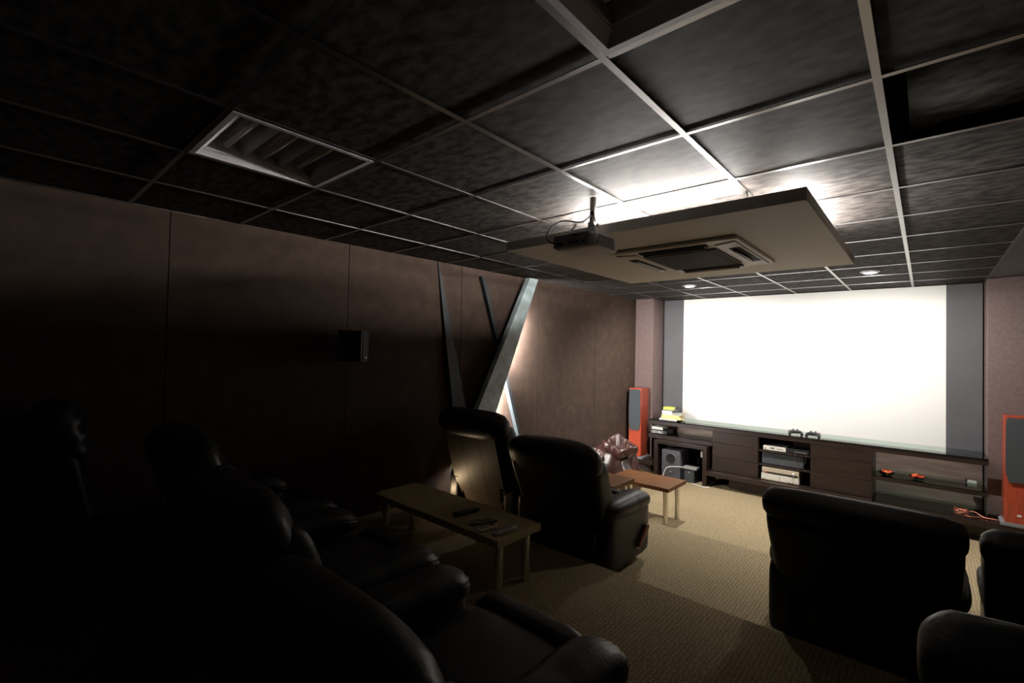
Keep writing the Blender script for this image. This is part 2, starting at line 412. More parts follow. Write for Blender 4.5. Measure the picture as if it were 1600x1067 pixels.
m.build('mount_bracket', 'metal_w', pj, sharp=50)
MB().cyl((-.035, .115, .2), (-.035, .115, .3385), .0175, n=18).build('pole', 'steel', pj)
MB().tube([(-.035, .095, .235), (-.06, .04, .19), (-.12, -.05, .185), (-.145, -.12, .14), (-.14, -.165, .08), (-.11, -.17, .042), (-.07, -.137, .038)], .0045).build('power_cable', 'black_rub', pj)
MB().tube([(-.07, .0, .165), (-.06, -.06, .12), (-.02, -.125, .083), (.02, -.14, .072), (.035, -.137, .07)], .004).build('video_cable', 'black_rub', pj)

# ------------------------------------------------------------------ screen and its grey masking
SX0, SX1, SZ0 = -2.738, .290, .78
s = thing('projection_screen', 'large bright white projection screen filling the front wall', 'screen', ((SX0 + SX1) / 2, YW, SZ0))
hw = (SX1 - SX0) / 2
MB().box(-hw, hw, -.02, -.001, 0, H - SZ0 - .002).build('screen_surface', 'screen', s)
MB().box(-3.06 - (SX0 + SX1) / 2, -hw, -.024, -.001, -.02, H - SZ0 - .002).build('side_mask', 'border', s, label='grey masking strip left of the white')
MB().box(hw, .585 - (SX0 + SX1) / 2, -.024, -.001, -.02, H - SZ0 - .002).build('side_mask', 'border', s, label='grey masking strip right of the white')

# ------------------------------------------------------------------ slanted wall beams on the left wall
def wl(y, off, z): return (xl(y) + off, y, z)
def beam(name, top, bot, off0, off1, m, label, taper=None):
    (t0, t1, tz), (b0, b1, bz) = top, bot
    o = [wl(b0, off0, bz), wl(b1, off0, bz), wl(t1, off0, tz), wl(t0, off0, tz)]
    vs = o + [wl(b0, off1, bz), wl(b1, off1, bz), wl(t1, taper or off1, tz), wl(t0, taper or off1, tz)]
    mb = MB().add(vs, [[3, 2, 1, 0], [4, 5, 6, 7], [0, 1, 5, 4], [1, 2, 6, 5], [2, 3, 7, 6], [3, 0, 4, 7]])
    return mb.build(name, m)
tz = 2.665
b3 = beam('wall_beam', (3.60, 3.745, tz), (2.525, 2.867, .62), .085, .15, 'beam', '')
tag(b3, 'wide blue-grey slanted beam on the left wall, bright glow along its right edge', 'wall beam', 'slanted beams on the left wall')
mb = MB()
def bl(z, f):   # point across the wide beam at height z, fraction f
    k = (z - .35) / (tz - .35); a0 = 2.395 + (3.60 - 2.395) * k; a1 = 2.76 + (3.745 - 2.76) * k
    return a0 + (a1 - a0) * f
mb.add([wl(bl(.66, .3), .001, .66), wl(bl(.66, .5), .001, .66), wl(bl(2.6, .5), .001, 2.6), wl(bl(2.6, .3), .001, 2.6),
        wl(bl(.66, .3), .0845, .66), wl(bl(.66, .5), .0845, .66), wl(bl(2.6, .5), .0845, 2.6), wl(bl(2.6, .3), .0845, 2.6)],
       [[3, 2, 1, 0], [4, 5, 6, 7], [0, 1, 5, 4], [1, 2, 6, 5], [2, 3, 7, 6], [3, 0, 4, 7]])
mb.build('spacer', 'beam_d', b3)
mb = MB()
z0, z1 = .7, 2.25
mb.add([wl(bl(z, f), o, z) for o in (.066, .084) for z, f in ((z0, .86), (z0, .92), (z1, .92), (z1, .86))],
       [[3, 2, 1, 0], [4, 5, 6, 7], [0, 1, 5, 4], [1, 2, 6, 5], [2, 3, 7, 6], [3, 0, 4, 7]])
mb.build('light_strip', 'led', b3)
b1 = beam('wall_beam', (2.385, 2.395, H - .003), (2.60, 2.80, .98), .003, .08, 'beam_d', '', taper=.012)
tag(b1, 'dark tapering beam rising to a point at the ceiling, leftmost of the slanted beams', 'wall beam', 'slanted beams on the left wall')
b2 = beam('wall_beam', (2.935, 2.985, 2.605), (3.655, 3.70, .6), .003, .055, 'beam_d', '')
tag(b2, 'thin dark bar crossing behind the wide blue-grey beam on the left wall', 'wall beam', 'slanted beams on the left wall')

# warm step light low on the left wall, behind the oak table
st = thing('step_light', 'small warm step light low on the left wall behind the oak table', 'wall light', (xl(2.33), 2.33, .41))
MB().box(.001, .03, -.07, .07, -.04, .04, .004).build('housing', 'black', st, sharp=15)
MB().box(.03, .033, -.055, .055, -.028, .022).build('lens', 'steplens', st)
lamp('step_lamp', 'AREA', st, (.05, .02, 0), STEP_W, (1, .72, .42), shape='RECTANGLE', size=.1, size_y=.05).rotation_euler = (math.radians(90), 0, math.radians(-60))

# ------------------------------------------------------------------ speakers
def emblem(m, x, y, z, k=1.0):     # small mirrored arrow mark, facing -y
    for sx in (-1, 1):
        m.prism([(x + sx * .018 * k, y, z), (x + sx * .006 * k, y, z + .012 * k), (x + sx * .006 * k, y, z - .012 * k)], (0, -.002, 0))
        m.prism([(x + sx * .006 * k, y, z + .012 * k), (x + sx * .002 * k, y, z + .012 * k), (x + sx * .002 * k, y, z - .012 * k), (x + sx * .006 * k, y, z - .012 * k)], (0, -.002, 0))
    m.box(x - .004 * k, x + .004 * k, y - .002, y, z - .003 * k, z + .003 * k)
    return m
def tower(x, y, z, label):
    t = thing('tower_speaker', label, 'speaker', (x, y, z), 0, 'cherry tower speakers')
    MB().box(-.125, .125, -.012, .262, 0, .035, .004).build('plinth', 'plinth', t, sharp=15)
    MB().box(-.1, .1, .006, .25, .035, 1.07, .006).build('cabinet', 'cherry_s', t, sharp=15)
    MB().box(-.1, .1, -.004, .006, .035, 1.07, .004).build('front_baffle', 'cherry', t, sharp=15)
    o = [(-.07, -.005, .43), (.07, -.005, .43), (.092, -.005, .52), (.094, -.005, .75), (.088, -.005, 1.03), (.078, -.005, 1.052), (-.078, -.005, 1.052), (-.088, -.005, 1.03), (-.094, -.005, .75), (-.092, -.005, .52)]
    MB().prism(o, (0, -.018, 0)).build('grille', 'cloth', t)
    emblem(MB(), 0, -.004, .115).build('emblem', 'mark', t)
    return t
tower(-3.225, 6.085, .216, 'cherry tower speaker with grey grille by the left corner of the room')
tower(.795, 6.085, .216, 'cherry tower speaker with grey grille at the right edge, beside the cabinet')
ws = thing('wall_speaker', 'small black box speaker mounted high on the left wall', 'speaker', (xl(1.52) + .10, 1.50, 1.70), math.radians(-52))
MB().box(.02, .17, -.10, .10, 0, .25, .008).build('cabinet', 'black', ws, sharp=15)
MB().box(.035, .155, .10, .108, .012, .238, .004).build('grille', 'cloth', ws, sharp=15)
MB().cyl((.06, -.02, .12), (-.0135, -.114, .12), .018).build('wall_bracket', 'black', ws)
e = emblem(MB(), 0, 0, 0, .8).build('emblem', 'mark', ws); e.location = (.095, .1085, .032); e.rotation_euler = (0, 0, PI)

# ------------------------------------------------------------------ long media cabinet
cb = thing('media_cabinet', 'long dark brown media cabinet with a glass top below the white screen', 'cabinet', (0, 0, 0))
CF, CBK = 6.20, YW - .03    # front and back of the upper body
def cbx(name, m, *a, **k):
    return MB().box(*a, .003).build(name, m, cb, sharp=15, **k)
cbx('top', 'wenge', -2.11, -.336, CF, CBK, .755, .812)
cbx('top_rail', 'wenge', -3.06, -2.1105, CF, CF + .05, .755, .812)
cbx('top_rail', 'wenge', -.3355, .596, CF, CF + .05, .755, .812)
MB().box(-3.06, .594, CF - .008, YW - .0255, .813, .823).build('glass_top', 'glass', cb)
cbx('base', 'wenge', -2.145, XR - .01, 6.08, YC - .004, .155, .215)
MB().box(-2.145, .59, YC - .004, CBK, .155, .215).build('base', 'wenge', cb)
cbx('base', 'wenge', -3.345, -2.93, 6.08, YC - .004, .155, .215)
cbx('foot', 'wenge', -1.9, 1.4, 6.24, 6.30, .001, .155)
cbx('back_panel', 'wenge', -2.11, -.34, CBK, YW - .0255, .2155, .754)
cbx('back_panel', 'wenge_b', -.3395, .585, CBK, YW - .0255, .2155, .754)
cbx('back_panel', 'wenge_b', -3.055, -2.11, CBK, YW - .0255, .60, .754)
cbx('shelf', 'wenge', -3.06, -2.1105, CF, CBK - .001, .545, .602)
MB().box(-3.055, -2.112, CF + .005, CBK - .004, .603, .609).build('glass_shelf', 'glass', cb)
for x in (-2.11, -1.545, -.945, -.36): cbx('divider', 'wenge', x, x + .022, CF + .012, CBK - .001, .2155, .754)
for x0, x1 in ((-2.107, -1.527), (-.942, -.342)):
    for z0, z1 in ((.219, .412), (.416, .607), (.611, .752)): MB().box(x0, x1, CF - .006, CF + .012, z0, z1, .002).build('drawer_front', 'wenge', cb, sharp=15)
for z in (.395, .575): cbx('shelf', 'wenge', -1.522, -.946, CF + .004, CBK - .001, z, z + .02)
cbx('shelf_rail', 'wenge', -.337, .592, CF, CF + .05, .44, .482)
MB().box(-.336, .590, CF - .004, CBK - .002, .483, .490, .001).build('glass_shelf', 'glass', cb, sharp=15)
MB().box(-.336, .590, 6.10, CBK - .002, .2155, .2225, .001).build('glass_shelf', 'glass', cb, sharp=15)
# small U shaped stand under the left end
us = thing('low_stand', 'low dark brown bridge stand over the subwoofer at the cabinet left end', 'stand', (-2.535, 6.1, 0))
MB().box(-.385, .385, 0, .36, .49, .54, .003).build('top', 'wenge', us, sharp=15)
for sx in (-1, 1): MB().box(sx * .355 - .03, sx * .355 + .03, 0, .36, .001, .489, .003).build('side', 'wenge', us, sharp=15)

# ------------------------------------------------------------------ things on and in the cabinet
def electronics(name, label, cat, x, y, z, wd, dp, h, body, front, group=None):
    t = thing(name, label, cat, (x, y, z), 0, group)
    MB().box(-wd / 2, wd / 2, .006, dp, .006, h, .002).build('housing', body, t, sharp=15)
    MB().box(-wd / 2, wd / 2, 0, .006, .006, h, .002).build('front_panel', front, t, sharp=15)
    for sx in (-1, 1):
        for y_ in (.03, dp - .03): MB().cyl((sx * (wd / 2 - .03), y_, 0), (sx * (wd / 2 - .03), y_, .006), .012, n=10).build('foot', 'black_rub', t)
    return t
e1 = electronics('disc_player', 'slim silver disc player on the upper shelf of the centre bay', 'disc player', -1.345, 6.23, .5955, .26, .22, .06, 'silver', 'cream')
MB().box(-.05, .0, -.002, 0, .03, .042).build('display', 'black', e1); MB().box(.03, .10, -.002, 0, .028, .04).build('disc_tray', 'grey_pl', e1)
MB().cyl((-.11, 0, .032), (-.11, -.006, .032), .012, n=14).build('button', 'silver', e1)
e2 = electronics('set_top_box', 'black box beside the silver disc player on the upper shelf', 'set-top box', -1.085, 6.24, .5955, .25, .22, .058, 'black', 'black')
MB().box(-.04, .10, -.002, 0, .02, .026).build('trim_line', 'grey_pl', e2)
e3 = electronics('center_speaker', 'wide black centre speaker on the middle shelf of the centre bay', 'speaker', -1.255, 6.24, .4155, .47, .26, .15, 'black', 'cloth')
emblem(MB(), 0, 0, .03, .5).build('emblem', 'grey_pl', e3)
e4 = electronics('amplifier', 'cream amplifier at the bottom of the centre bay', 'amplifier', -1.275, 6.19, .2155, .42, .3, .088, 'cream', 'cream')
MB().box(-.21, .21, -.002, 0, .008, .022).build('trim_line', 'gold', e4); MB().box(.0, .004, -.002, 0, .022, .086).build('panel_joint', 'grey_pl', e4)
for x in (-.18, .10, .125, .15, .185): MB().cyl((x, 0, .017), (x, -.008, .017), .006, n=10).build('knob', 'black', e4)
MB().box(.15, .156, -.004, -.001, .03, .09).build('hinge_line', 'gold', e4)
e5 = electronics('receiver', 'champagne receiver with a round dial, stacked on the cream amplifier', 'receiver', -1.27, 6.19, .3045, .415, .3, .078, 'gold', 'gold')
MB().box(-.2, .2, -.002, 0, .008, .026).build('display', 'black', e5)
MB().cyl((.15, 0, .036), (.15, -.016, .036), .022, n=20).build('dial', 'silver', e5)
MB().box(-.165, -.15, -.004, -.001, .014, .02).build('indicator', 'red_led', e5); MB().box(-.19, -.172, -.004, -.001, .014, .021).build('button', 'mark', e5)
# cables dangling from the set-top box
tag(MB().tube([(-1.09, 6.232, .625), (-1.10, 6.18, .59), (-1.07, 6.17, .50), (-1.03, 6.165, .45), (-.99, 6.17, .53), (-.985, 6.18, .60), (-.985, 6.232, .625)], .004).build('cable', 'black_rub'), 'thin black cable looping down from the black set-top box', 'cable')
# console stack on the left shelf
g1 = electronics('game_console', 'black console with pale stripes on the cabinet left shelf', 'game console', -2.895, 6.22, .6095, .235, .25, .058, 'black', 'black')
for z in (.014, .036): MB().box(-.115, .06, -.003, 0, z, z + .006).build('front_stripe', 'mark', g1)
MB().box(-.01, .02, -.004, 0, .012, .045).build('disc_button', 'silver', g1)
g2 = electronics('media_player', 'small white and grey box on top of the black console, under the cabinet top', 'media player', -2.93, 6.23, .668, .17, .22, .048, 'grey_pl', 'plastic_w')
# books and boxes on the glass top at the left end
def book(label, x, y, z, wd, dp, h, cover, rz):
    t = thing('book', label, 'book', (x, y, z), math.radians(rz), 'books stacked on the cabinet left end')
    MB().box(-wd / 2 + .004, wd / 2 - .004, -dp / 2 + .004, dp / 2 - .004, .003, h - .003).build('pages', 'pages', t)
    MB().box(-wd / 2, wd / 2, -dp / 2, dp / 2, 0, .003).box(-wd / 2, wd / 2, -dp / 2, dp / 2, h - .003, h).box(-wd / 2, wd / 2, -dp / 2, -dp / 2 + .003, .003, h - .003).build('cover', cover, t)
    return t
z = .8235
book('thin white book at the very bottom of the pile', -2.80, 6.40, z, .27, .20, .016, 'white_c', 2)
book('wide yellow book with tan page ends in the pile', -2.755, 6.40, z + .0165, .30, .2, .032, 'yellow', 1)
book('second yellow book, just under the white box', -2.76, 6.405, z + .049, .28, .19, .026, 'yellow', -2)
bx = thing('box', 'white box on the left half of the yellow books', 'box', (-2.82, 6.40, z + .0755), 0, 'books stacked on the cabinet left end')
MB().box(-.075, .075, -.09, .09, 0, .042, .002).build('body', 'white_c', bx, sharp=15); MB().box(-.076, .076, -.091, .091, .0425, .062, .002).build('lid', 'white_c', bx, sharp=15)
book('small grey-green book right of the white box', -2.665, 6.39, z + .0755, .14, .16, .034, 'grey_c', -4)
book('dark thin case across the white box top', -2.79, 6.41, z + .138, .20, .16, .012, 'charcoal', 5)
book('lime yellow book topmost on the pile', -2.815, 6.40, z + .1505, .15, .13, .038, 'lime', 8)
# two game controllers standing near the front of the glass top
def controller(x, y, rz, label):
    t = thing('game_controller', label, 'game controller', (x, y, .8235), math.radians(rz), 'black game controllers on the glass top')
    def fn(u):
        k = abs(u.x); return Vector((u.x, u.y * (.75 + .25 * k) - .9 * max(0, k - .45) ** 1.1, u.z - .45 * max(0, k - .4)))
    MB().soft((0, 0, .043), (.16, .08, .044), (3, 3, 2.6), 12, fn=fn).build('body', 'black', t)
    for sx in (-1, 1):
        MB().cyl((sx * .024, -.008, .06), (sx * .024, -.008, .074), .006, n=10).cyl((sx * .024, -.008, .073), (sx * .024, -.008, .079), .011, n=14).build('thumb_stick', 'black_rub', t)
        MB().soft((sx * .048, .032, .05), (.036, .018, .018), 3, 5).build('shoulder_button', 'black_rub', t)
        MB().soft((sx * .066, -.036, .023), (.034, .06, .046), 2.5, 6).build('grip', 'black', t)
    return t
controller(-1.125, 6.30, 18, 'black game controller on the glass top, the left one, turned sideways')
controller(-.925, 6.28, -3, 'black game controller on the glass top, the right one')
# glass bowls of red petals on the middle glass shelf
def bowl(x, y, label):
    t = thing('bowl', label, 'bowl', (x, y, .4905), 0, 'glass bowls of red petals')
    prof = [(.02, 0), (.04, .004), (.062, .018), (.074, .034), (.078, .040), (.074, .038), (.058, .021), (.036, .009), (.0, .007)]
    def wob(v, t_, i): k = 1 + .05 * math.sin(9 * t_) * (1 if i in (3, 4, 5) else 0); return Vector((v.x * k, v.y * k, v.z))
    MB().lathe(prof, 36, wob=wob).build('dish', 'bowl', t)
    for col, n_, sd in (('red_p', 34, 1), ('orange_p', 12, 2)):
        rnd = random.Random(sd + int(x * 100)); m = MB()
        for _ in range(n_):
            r = .055 * math.sqrt(rnd.random()); an = rnd.random() * 2 * PI; zz = .026 + rnd.random() * .04 - r * .25
            T = Matrix.Translation((r * math.cos(an), r * math.sin(an), zz)) @ Matrix.Rotation(rnd.random() * 6, 4, 'Z') @ Matrix.Rotation(rnd.uniform(-.8, .8), 4, 'X')
            m.soft((0, 0, 0), (.036, .026, .009), 2.2, 4, T=T)
        o = m.build('petals', col, t); o['kind'] = 'stuff'
bowl(-.215, 6.30, 'glass bowl of red petals on the glass shelf, the left one'); bowl(.055, 6.31, 'glass bowl of red petals on the glass shelf, the right one')
# small white adapter at the back of the glass shelf, dark clip on it
ad = thing('cable_adapter', 'small white adapter with a dark clip at the right end of the glass shelf', 'adapter', (.49, 6.56, .4905))
MB().box(-.035, .04, -.025, .025, 0, .028, .004).build('housing', 'plastic_w', ad, sharp=15); MB().box(-.05, -.03, -.02, .02, .01, .04, .003).build('clip', 'black', ad, sharp=15)
# coil of copper speaker wire
m = MB()
pts = []
for k in range(40):
    t_ = 2 * PI * k / 10; pts.append((.395 + (.055 + .006 * math.sin(k)) * math.cos(t_), 6.22 + .05 * math.sin(t_), .232 + .0012 * k + .008 * math.sin(k * 1.7)))
m.tube(pts, .0038, n=6, sub=3)
m.tube([(.44, 6.25, .25), (.50, 6.23, .262), (.545, 6.20, .24), (.59, 6.17, .235), (.645, 6.15, .243), (.655, 6.19, .228), (.60, 6.20, .228), (.53, 6.17, .232), (.46, 6.14, .228), (.42, 6.17, .23)], .0042, n=6)
tag(m.build('speaker_wire', 'copper'), 'reddish copper speaker wire coiled on the base near the right tower speaker', 'wire')
# under the low stand
sw = thing('subwoofer', 'charcoal subwoofer with a round port on the carpet under the low stand', 'speaker', (-2.665, 6.115, 0))
MB().box(-.135, .135, .006, .32, .012, .415, .005).build('cabinet', 'charcoal', sw, sharp=15); MB().box(-.135, .135, 0, .006, .012, .415, .002).build('front_panel', 'charcoal', sw, sharp=15)
for sx in (-1, 1):
    for y_ in (.05, .27): MB().cyl((sx * .11, y_, 0), (sx * .11, y_, .012), .015, n=10).build('foot', 'black_rub', sw)
T = Matrix.Translation((0, 0, .30)) @ Matrix.Rotation(PI / 2, 4, 'X')
MB().lathe([(.075, -.001), (.072, .008), (.062, .006), (.052, .0015), (.0, .001)], 28, T=T).build('port', 'void', sw)
MB().lathe([(.0755, .0005), (.0745, .006), (.072, .006), (.071, .0005)], 28, T=T).build('port_ring', 'grey_pl', sw)
MB().box(-.012, .012, -.002, 0, .105, .112).build('badge', 'mark', sw)
ss = thing('satellite_speaker', 'small black speaker on the carpet right of the subwoofer', 'speaker', (-2.40, 6.12, 0))
MB().box(-.075, .075, .006, .16, 0, .185, .004).build('cabinet', 'black', ss, sharp=15); MB().box(-.068, .068, 0, .006, .008, .178, .002).build('grille', 'cloth', ss, sharp=15); MB().box(-.008, .008, -.002, 0, .14, .15).build('badge', 'mark', ss)
rt = thing('router', 'flat grey router lying on top of the small black speaker', 'router', (-2.395, 6.12, .1855))
MB().box(-.1, .1, -.01, .15, 0, .03, .005).build('housing', 'grey_pl', rt, sharp=15)
for sx in (-1, 1): MB().cyl((sx * .07, .14, .03), (sx * .075, .145, .15), .005, n=8).build('antenna', 'black', rt)
tag(MB().tube([(-2.50, 6.12, .20), (-2.58, 6.085, .20), (-2.70, 6.07, .17), (-2.745, 6.06, .08), (-2.74, 6.02, .006), (-2.66, 6.0, .005), (-2.56, 6.03, .005), (-2.51, 6.05, .02), (-2.50, 6.07, .005)], .006).build('network_cable', 'cable_w'), 'white cable curving from the grey router down to the carpet', 'cable')
tag(MB().tube([(-2.35, 6.11, .006), (-2.30, 6.06, .006), (-2.22, 6.04, .006), (-2.15, 6.02, .006), (-2.10, 6.05, .006)], .006).build('floor_cable', 'cable_w'), 'white cable lying on the carpet by the low stand right foot', 'cable')
ps = thing('power_supply', 'upright white adapter inside the right leg of the low stand', 'adapter', (-2.262, 6.25, .36))
MB().box(-.02, .016, -.015, .015, 0, .09, .003).build('housing', 'plastic_w', ps, sharp=15); MB().tube([(-.002, 0, .001), (-.004, .01, -.1), (.0, .02, -.2), (0, .02, -.352)], .004).build('cord', 'black_rub', ps)

# ------------------------------------------------------------------ tables
def table(label, x0, x1, y0, y1, z0, top, th, topm, legr, inset, group, pair=.0):
    t = thing('coffee_table', label, 'table', ((x0 + x1) / 2, (y0 + y1) / 2, z0), 0, group)
    hx, hy = (x1 - x0) / 2, (y1 - y0) / 2
    MB().box(-hx, hx, -hy, hy, top - th, top, .003).build('tabletop', topm, t, sharp=15)
    for sx in (-1, 1):
        for sy in (-1, 1):
            x, y = sx * (hx - inset), sy * (hy - inset - .02)
            m = MB().cyl((x, y, .004), (x, y, top - th), legr, n=20).cyl((x, y, 0), (x, y, .006), legr * 1.1, n=20)
            m.build('leg', 'chrome', t, sharp=40)
    return t
table('walnut coffee table on the lowest floor near the bean bag', -2.57, -1.872, 4.16, 4.64, 0, .42, .04, 'table', .026, .065, 'walnut coffee tables on chrome legs')
table('walnut coffee table on the middle tier, partly hidden behind a black recliner', -2.72, -2.004, 3.245, 3.668, ZM, .42, .042, 'table', .026, .065, 'walnut coffee tables on chrome legs')
ot = table('pale oak coffee table holding remote controls behind the front recliners', -3.05, -1.74, 1.435, 1.845, ZU, .355, .045, 'oak', .027, .06, None)
ZT = ZU + .3555
def remote(label, p0, p1, wd, th, m, screen=False):
    (x0, y0), (x1, y1) = p0, p1
    L = math.hypot(x1 - x0, y1 - y0); t = thing('remote_control', label, 'remote control', ((x0 + x1) / 2, (y0 + y1) / 2, ZT), math.atan2(y1 - y0, x1 - x0) - PI / 2, 'remote controls on the oak table')
    def fn(u): return Vector((u.x * (1 - .12 * u.y), u.y, u.z))
    MB().soft((0, 0, th / 2), (wd, L, th), (4, 6, 3.5), 10, fn=fn).build('body', m, t)
    m_ = MB()
    for r in range(5 if screen else 8):
        for c in range(3): m_.box(-wd * .28 + c * wd * .28 - .004, -wd * .28 + c * wd * .28 + .004, -L * .38 + r * L * .085, -L * .38 + r * L * .085 + .006, th - .002, th + .0015)
    m_.build('buttons', 'black_rub' if m != 'black' else 'grey_pl', t)
    if screen: MB().box(-wd * .32, wd * .32, L * .12, L * .36, th - .001, th + .001).build('display', 'charcoal', t)
    return t
remote('black remote control, furthest left on the oak table', (-2.225, 1.52), (-2.195, 1.73), .048, .024, 'black')
remote('grey remote control partly behind the white one', (-2.045, 1.49), (-1.965, 1.67), .045, .02, 'grey_pl')
remote('white remote control with a small display', (-1.925, 1.455), (-1.905, 1.60), .055, .02, 'plastic_w', True)
remote('silver-grey remote control nearest the right end of the oak table', (-1.815, 1.475), (-1.795, 1.66), .045, .024, 'silver')

# ------------------------------------------------------------------ bean bags
def beanbag(x, y, r, h, label, seed):
    t = thing('bean_bag', label, 'bean bag', (x, y, 0), 0, 'maroon bean bags')
    def wob(v, t_, i):
        n = noise.noise(Vector((v.x * 4 + seed, v.y * 4, v.z * 4))) * .05 + noise.noise(Vector((v.x * 11, v.y * 11 + seed, v.z * 9))) * .022
        k = 1 + n / max(.15, r) ; return Vector((v.x * k, v.y * k, max(.0, v.z + (n * .5 if v.z > .05 else 0))))
    pr = [(.0, 0), (r * .8, 0), (r * .97, .06), (r * 1.0, .16), (r * .97, .28), (r * .88, .4 * h / .7), (r * .72, .52 * h / .7), (r * .58, .585 * h / .7), (r * .48, .6 * h / .7)]
    pr2 = []
    for a, b in zip(pr, pr[1:]):
        for q in range(3): s_ = q / 3; pr2.append((a[0] + (b[0] - a[0]) * s_, a[1] + (b[1] - a[1]) * s_))
    pr2.append(pr[-1])
    o = MB().lathe(pr2, 64, wob=wob).build('bag', 'maroon', t)
    m = MB(); n = 72; prof = [(.0, .55), (.15, .56), (.28, .60), (.40, .665), (.46, .69), (.52, .672), (.55, .62), (.53, .575), (.46, .56)]
    def wob2(v, t_, i):
        k = 1 + .06 * math.sin(5 * t_ + seed) + .05 * math.sin(11 * t_); dz = (.035 * math.sin(3 * t_ + seed) + .05 * noise.noise(Vector((v.x * 14, v.y * 14, seed)))) * (1 if i > 1 else .6)
        return Vector((v.x * k, v.y * k, (v.z + dz * .8)))
    prq = []
    for a, b in zip(prof, prof[1:]):
        for q in range(3): s_ = q / 3; prq.append(((a[0] + (b[0] - a[0]) * s_) * r * 1.12, (a[1] + (b[1] - a[1]) * s_) * h / .7))
    T = Matrix.Translation((.03, -.02, 0)) @ Matrix.Rotation(.16, 4, 'Y') @ Matrix.Rotation(.12, 4, 'X')
    MB().lathe(prq, n, wob=wob2, T=T).build('folded_top', 'maroon', t)
beanbag(-2.99, 5.04, .36, .68, 'maroon bean bag with a folded crumpled top below the left tower speaker', 1.3)
beanbag(-3.02, 4.27, .34, .66, 'second maroon bean bag, mostly hidden behind the front recliners', 4.1)

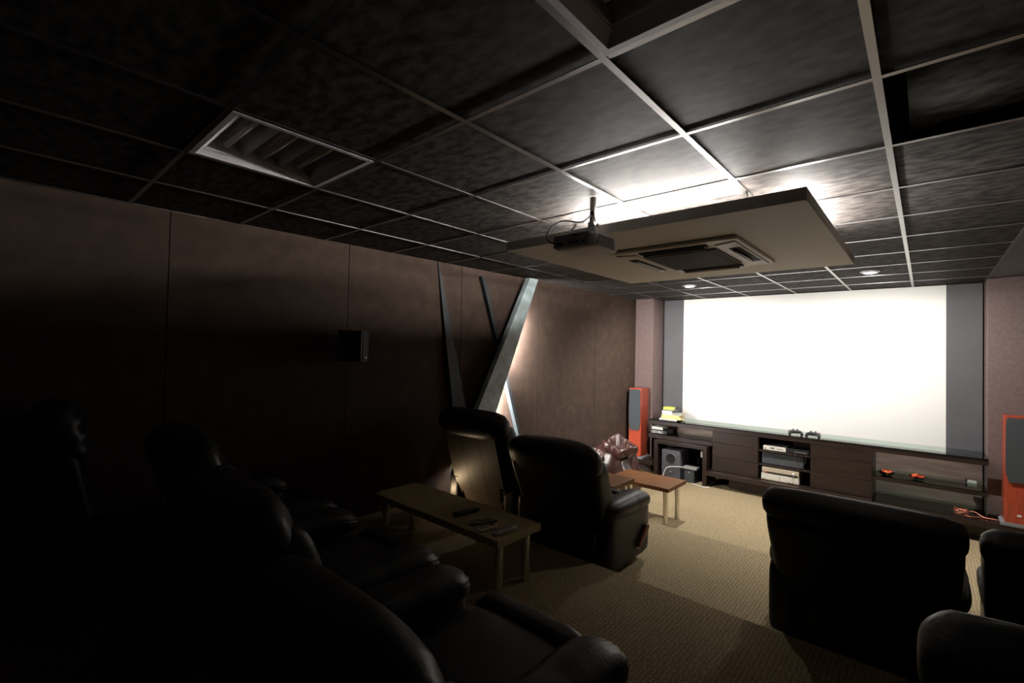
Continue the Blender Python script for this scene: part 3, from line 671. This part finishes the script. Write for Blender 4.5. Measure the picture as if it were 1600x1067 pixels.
# ------------------------------------------------------------------ recliners
def pleat(amp, fr):
    return lambda u: u * (1 + amp * math.sin(fr * u.x) * max(0, .6 - abs(u.y)))
def recliner(label, x, y, z, rz=0.0, tilt=22, top=1.0, panel='leather', lever=1, style='soft', group='black leather recliners', wide=1.0, hinge=-.15, up=0.0, backw=1.0):
    t = thing('recliner', label, 'armchair', (x, y, z), math.radians(rz), group); t.scale = (wide, 1, 1)
    # base and body
    MB().box(-.33, .33, -.14, .28, .0, .07, .01).build('base', 'base', t, sharp=15)
    MB().soft((0, .08, .20 + up / 2), (.56, .58, .26 + up), (8, 8, 6), 10).build('seat_frame', 'leather', t)
    def seatfn(u): return Vector((u.x, u.y, u.z + .12 * (1 - u.x * u.x) * (1 - u.y * u.y)))
    MB().soft((0, .12, .36 + up), (.50, .58, .17), (5, 5, 3), 12, fn=seatfn).build('seat_cushion', 'leather', t)
    def footfn(u):
        return Vector((u.x, u.y + .16 * (abs(math.cos(u.x * PI * 1.5)) - .5) * (1 if u.y > 0 else 0), u.z))
    MB().soft((0, .40, .27 + up / 2), (.50, .15, .38 + up), (7, 3, 4), 16, fn=footfn).build('footrest', 'leather', t)
    for sx in (-1, 1):
        ar = MB().soft((sx * .335, .055, .265 + up / 2), (.15, .64, .42 + up), (6, 9, 8), 12).build('armrest', 'leather', t)
        def padfn(u):
            front = max(0, (u.y - .55) / .45)
            w = 1 + .16 * front - .05 * math.exp(-((u.y - .12) / .06) ** 2)
            zz = u.z - .35 * front ** 2 + .03 * math.sin(24 * u.x) * front
            return Vector((u.x * w, u.y * 1.0 + .02 * math.sin(22 * u.z) * front, zz * (1 - .06 * math.exp(-((u.y - .12) / .06) ** 2))))
        MB().soft((sx * .335, .075, .475 + up), (.19, .66, .15), (2.4, 4, 2.4), 18, fn=padfn).build('arm_pad', 'leather', ar)
    # back, built upright about its hinge then tilted backwards
    T = Matrix.Translation((0, hinge, .36)) @ Matrix.Rotation(math.radians(tilt), 4, 'X') @ Matrix.Diagonal((backw, 1, 1, 1))
    hb = (top - .36) / math.cos(math.radians(tilt))
    def backfn(u):
        return Vector((u.x * (1 - .05 * max(0, u.z)), u.y + (.22 * (1 - u.x ** 2) * math.cos(u.z * PI * 1.5) if u.y > 0 else 0), u.z))
    bk = MB().soft((0, .0, hb * .46), (.62, .19, hb * .90), (6, 3.2, 6), 18, T=T, fn=backfn).build('backrest', 'leather', t)
    for sx in (-1, 1):
        MB().soft((sx * .325, .01, hb * .44), (.115, .20, hb * .86), (3, 3, 6), 12, T=T, fn=lambda u, sx=sx: Vector((u.x + sx * .22 * (u.z - 1), u.y, u.z))).build('side_bolster', 'leather', bk)
    # rear shell with two upright seams, notched lower corners and a skirt
    m = MB(); yb = -.098
    for k in range(3):
        xa, xb = -.30 + k * .2 + (.0015 if k else 0), -.30 + (k + 1) * .2 - .0015
        zlo = -.04
        def o(pts): m.prism([(a_, yb, b_) for a_, b_ in pts], (0, -.018, 0), T)
        if k == 0: o([(xa + .07, zlo), (xb, zlo), (xb, hb * .80), (xa, hb * .80), (xa, .10), (xa + .045, .10)])
        elif k == 2: o([(xa, zlo), (xb - .07, zlo), (xb - .045, .10), (xb, .10), (xb, hb * .80), (xa, hb * .80)])
        else: o([(xa, zlo), (xb, zlo), (xb, hb * .80), (xa, hb * .80)])
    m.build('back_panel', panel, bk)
    m = MB()
    for sx in (-1, 1): m.prism([(sx * .30, yb + .01, .085), (sx * .262, yb + .01, .085), (sx * .24, yb + .01, -.075), (sx * .30, yb + .01, -.075)], (0, -.02, 0), T)
    m.prism([(-.232, yb + .012, -.052), (.232, yb + .012, -.052), (.232, yb + .012, -.16), (-.232, yb + .012, -.16)], (0, -.016, 0), T)
    m.build('back_skirt', panel, t)
    # headrest roll
    def headfn(u):
        e = abs(u.x); g = .05 * math.sin(u.x * 34) * max(0, e - .62) / .38
        w = .035 * math.sin(u.x * 60) * max(0, -u.z - .1)
        return Vector((u.x, u.y * (1 - .12 * e ** 3 + g + w), u.z * (1 - .14 * e ** 3 + g)))
    if style == 'roll':
        MB().soft((0, -.035, hb * .90), (.78, .25, .25), (6, 2.3, 2.4), 22, T=T, fn=headfn).build('headrest', 'leather', bk)
    elif style == 'soft':
        MB().soft((0, -.015, hb * .87), (.76, .23, .30), (5, 2.6, 2.8), 22, T=T, fn=headfn).build('headrest', 'leather', bk)
    else:
        MB().soft((0, -.02, hb * .92), (.77, .17, .15), (16, 3, 3.5), 22, T=T, fn=headfn).build('headrest', 'leather', bk)
    # wooden release lever on the outer side
    if lever:
        lx = lever * .425
        m = MB().soft((lx, .21, .22), (.03, .22, .045), (3, 5, 3), 8, T=Matrix.Translation((lx, .21, .22)) @ Matrix.Rotation(math.radians(38), 4, 'X') @ Matrix.Translation((-lx, -.21, -.22)))
        m.build('lever', 'wood_l', t, label='reddish wooden release lever')
        MB().cyl((lever * .40, .13, .155), (lx + lever * .006, .13, .155), .014, n=12).build('lever_pivot', 'steel', t)
    return t
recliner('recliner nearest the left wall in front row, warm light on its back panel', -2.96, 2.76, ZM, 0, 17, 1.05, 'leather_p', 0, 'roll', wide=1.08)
recliner('black recliner with wooden side lever, right of the one with lit back', -1.985, 2.66, ZM, 0, 23, .92, 'leather', 1, 'soft', wide=1.08)
recliner('black recliner seen from behind in the lower right, facing the screen', -.15, 2.72, ZM, 0, 24, .885, 'leather', -1, 'flat', wide=1.02, backw=1.05)
recliner('black recliner cut by the right edge, beside the one seen from behind', .75, 2.76, ZM, 0, 24, .865, 'leather', 0, 'flat', backw=1.18)
recliner('black recliner in the rear row, nearest the camera at the bottom edge', -.93, .32, ZU, 0, 23, .82, 'leather', 0, 'soft', up=.09)
recliner('black recliner in the rear row, middle one behind the oak table', -1.83, .36, ZU, 0, 21, .90, 'leather', 0, 'soft', hinge=-.10, up=.09)
recliner('black recliner in the rear row, third from the camera', -2.73, .38, ZU, 0, 19, .97, 'leather', 0, 'soft', hinge=-.06, up=.09)
recliner('black recliner whose rounded back top shows at the bottom right corner', .49, .92, ZU, 0, 22, 1.02, 'leather', 0, 'flat')
# narrow leather seat against the left wall
ls = thing('leather_chair', 'narrow black leather chair with wrinkled headrest by the left wall, far left', 'armchair', (-3.39, -.10, ZU))
MB().box(-.17, .17, -.15, .25, 0, .1, .01).build('base', 'base', ls, sharp=15)
MB().soft((0, .08, .27), (.38, .46, .36), (6, 6, 4), 10).build('seat', 'leather', ls)
T = Matrix.Translation((0, -.1, .4)) @ Matrix.Rotation(math.radians(12), 4, 'X')
MB().soft((0, 0, .3), (.38, .16, .66), (5, 3, 6), 12, T=T).build('backrest', 'leather', ls)
def wr(u): return Vector((u.x, u.y * (1 + .10 * math.sin(u.z * 13 + u.x * 3)), u.z * (1 - .1 * u.x * u.x)))
MB().soft((0, .03, .56), (.38, .2, .40), (4, 2.5, 3), 20, T=T, fn=wr).build('headrest', 'leather', ls)
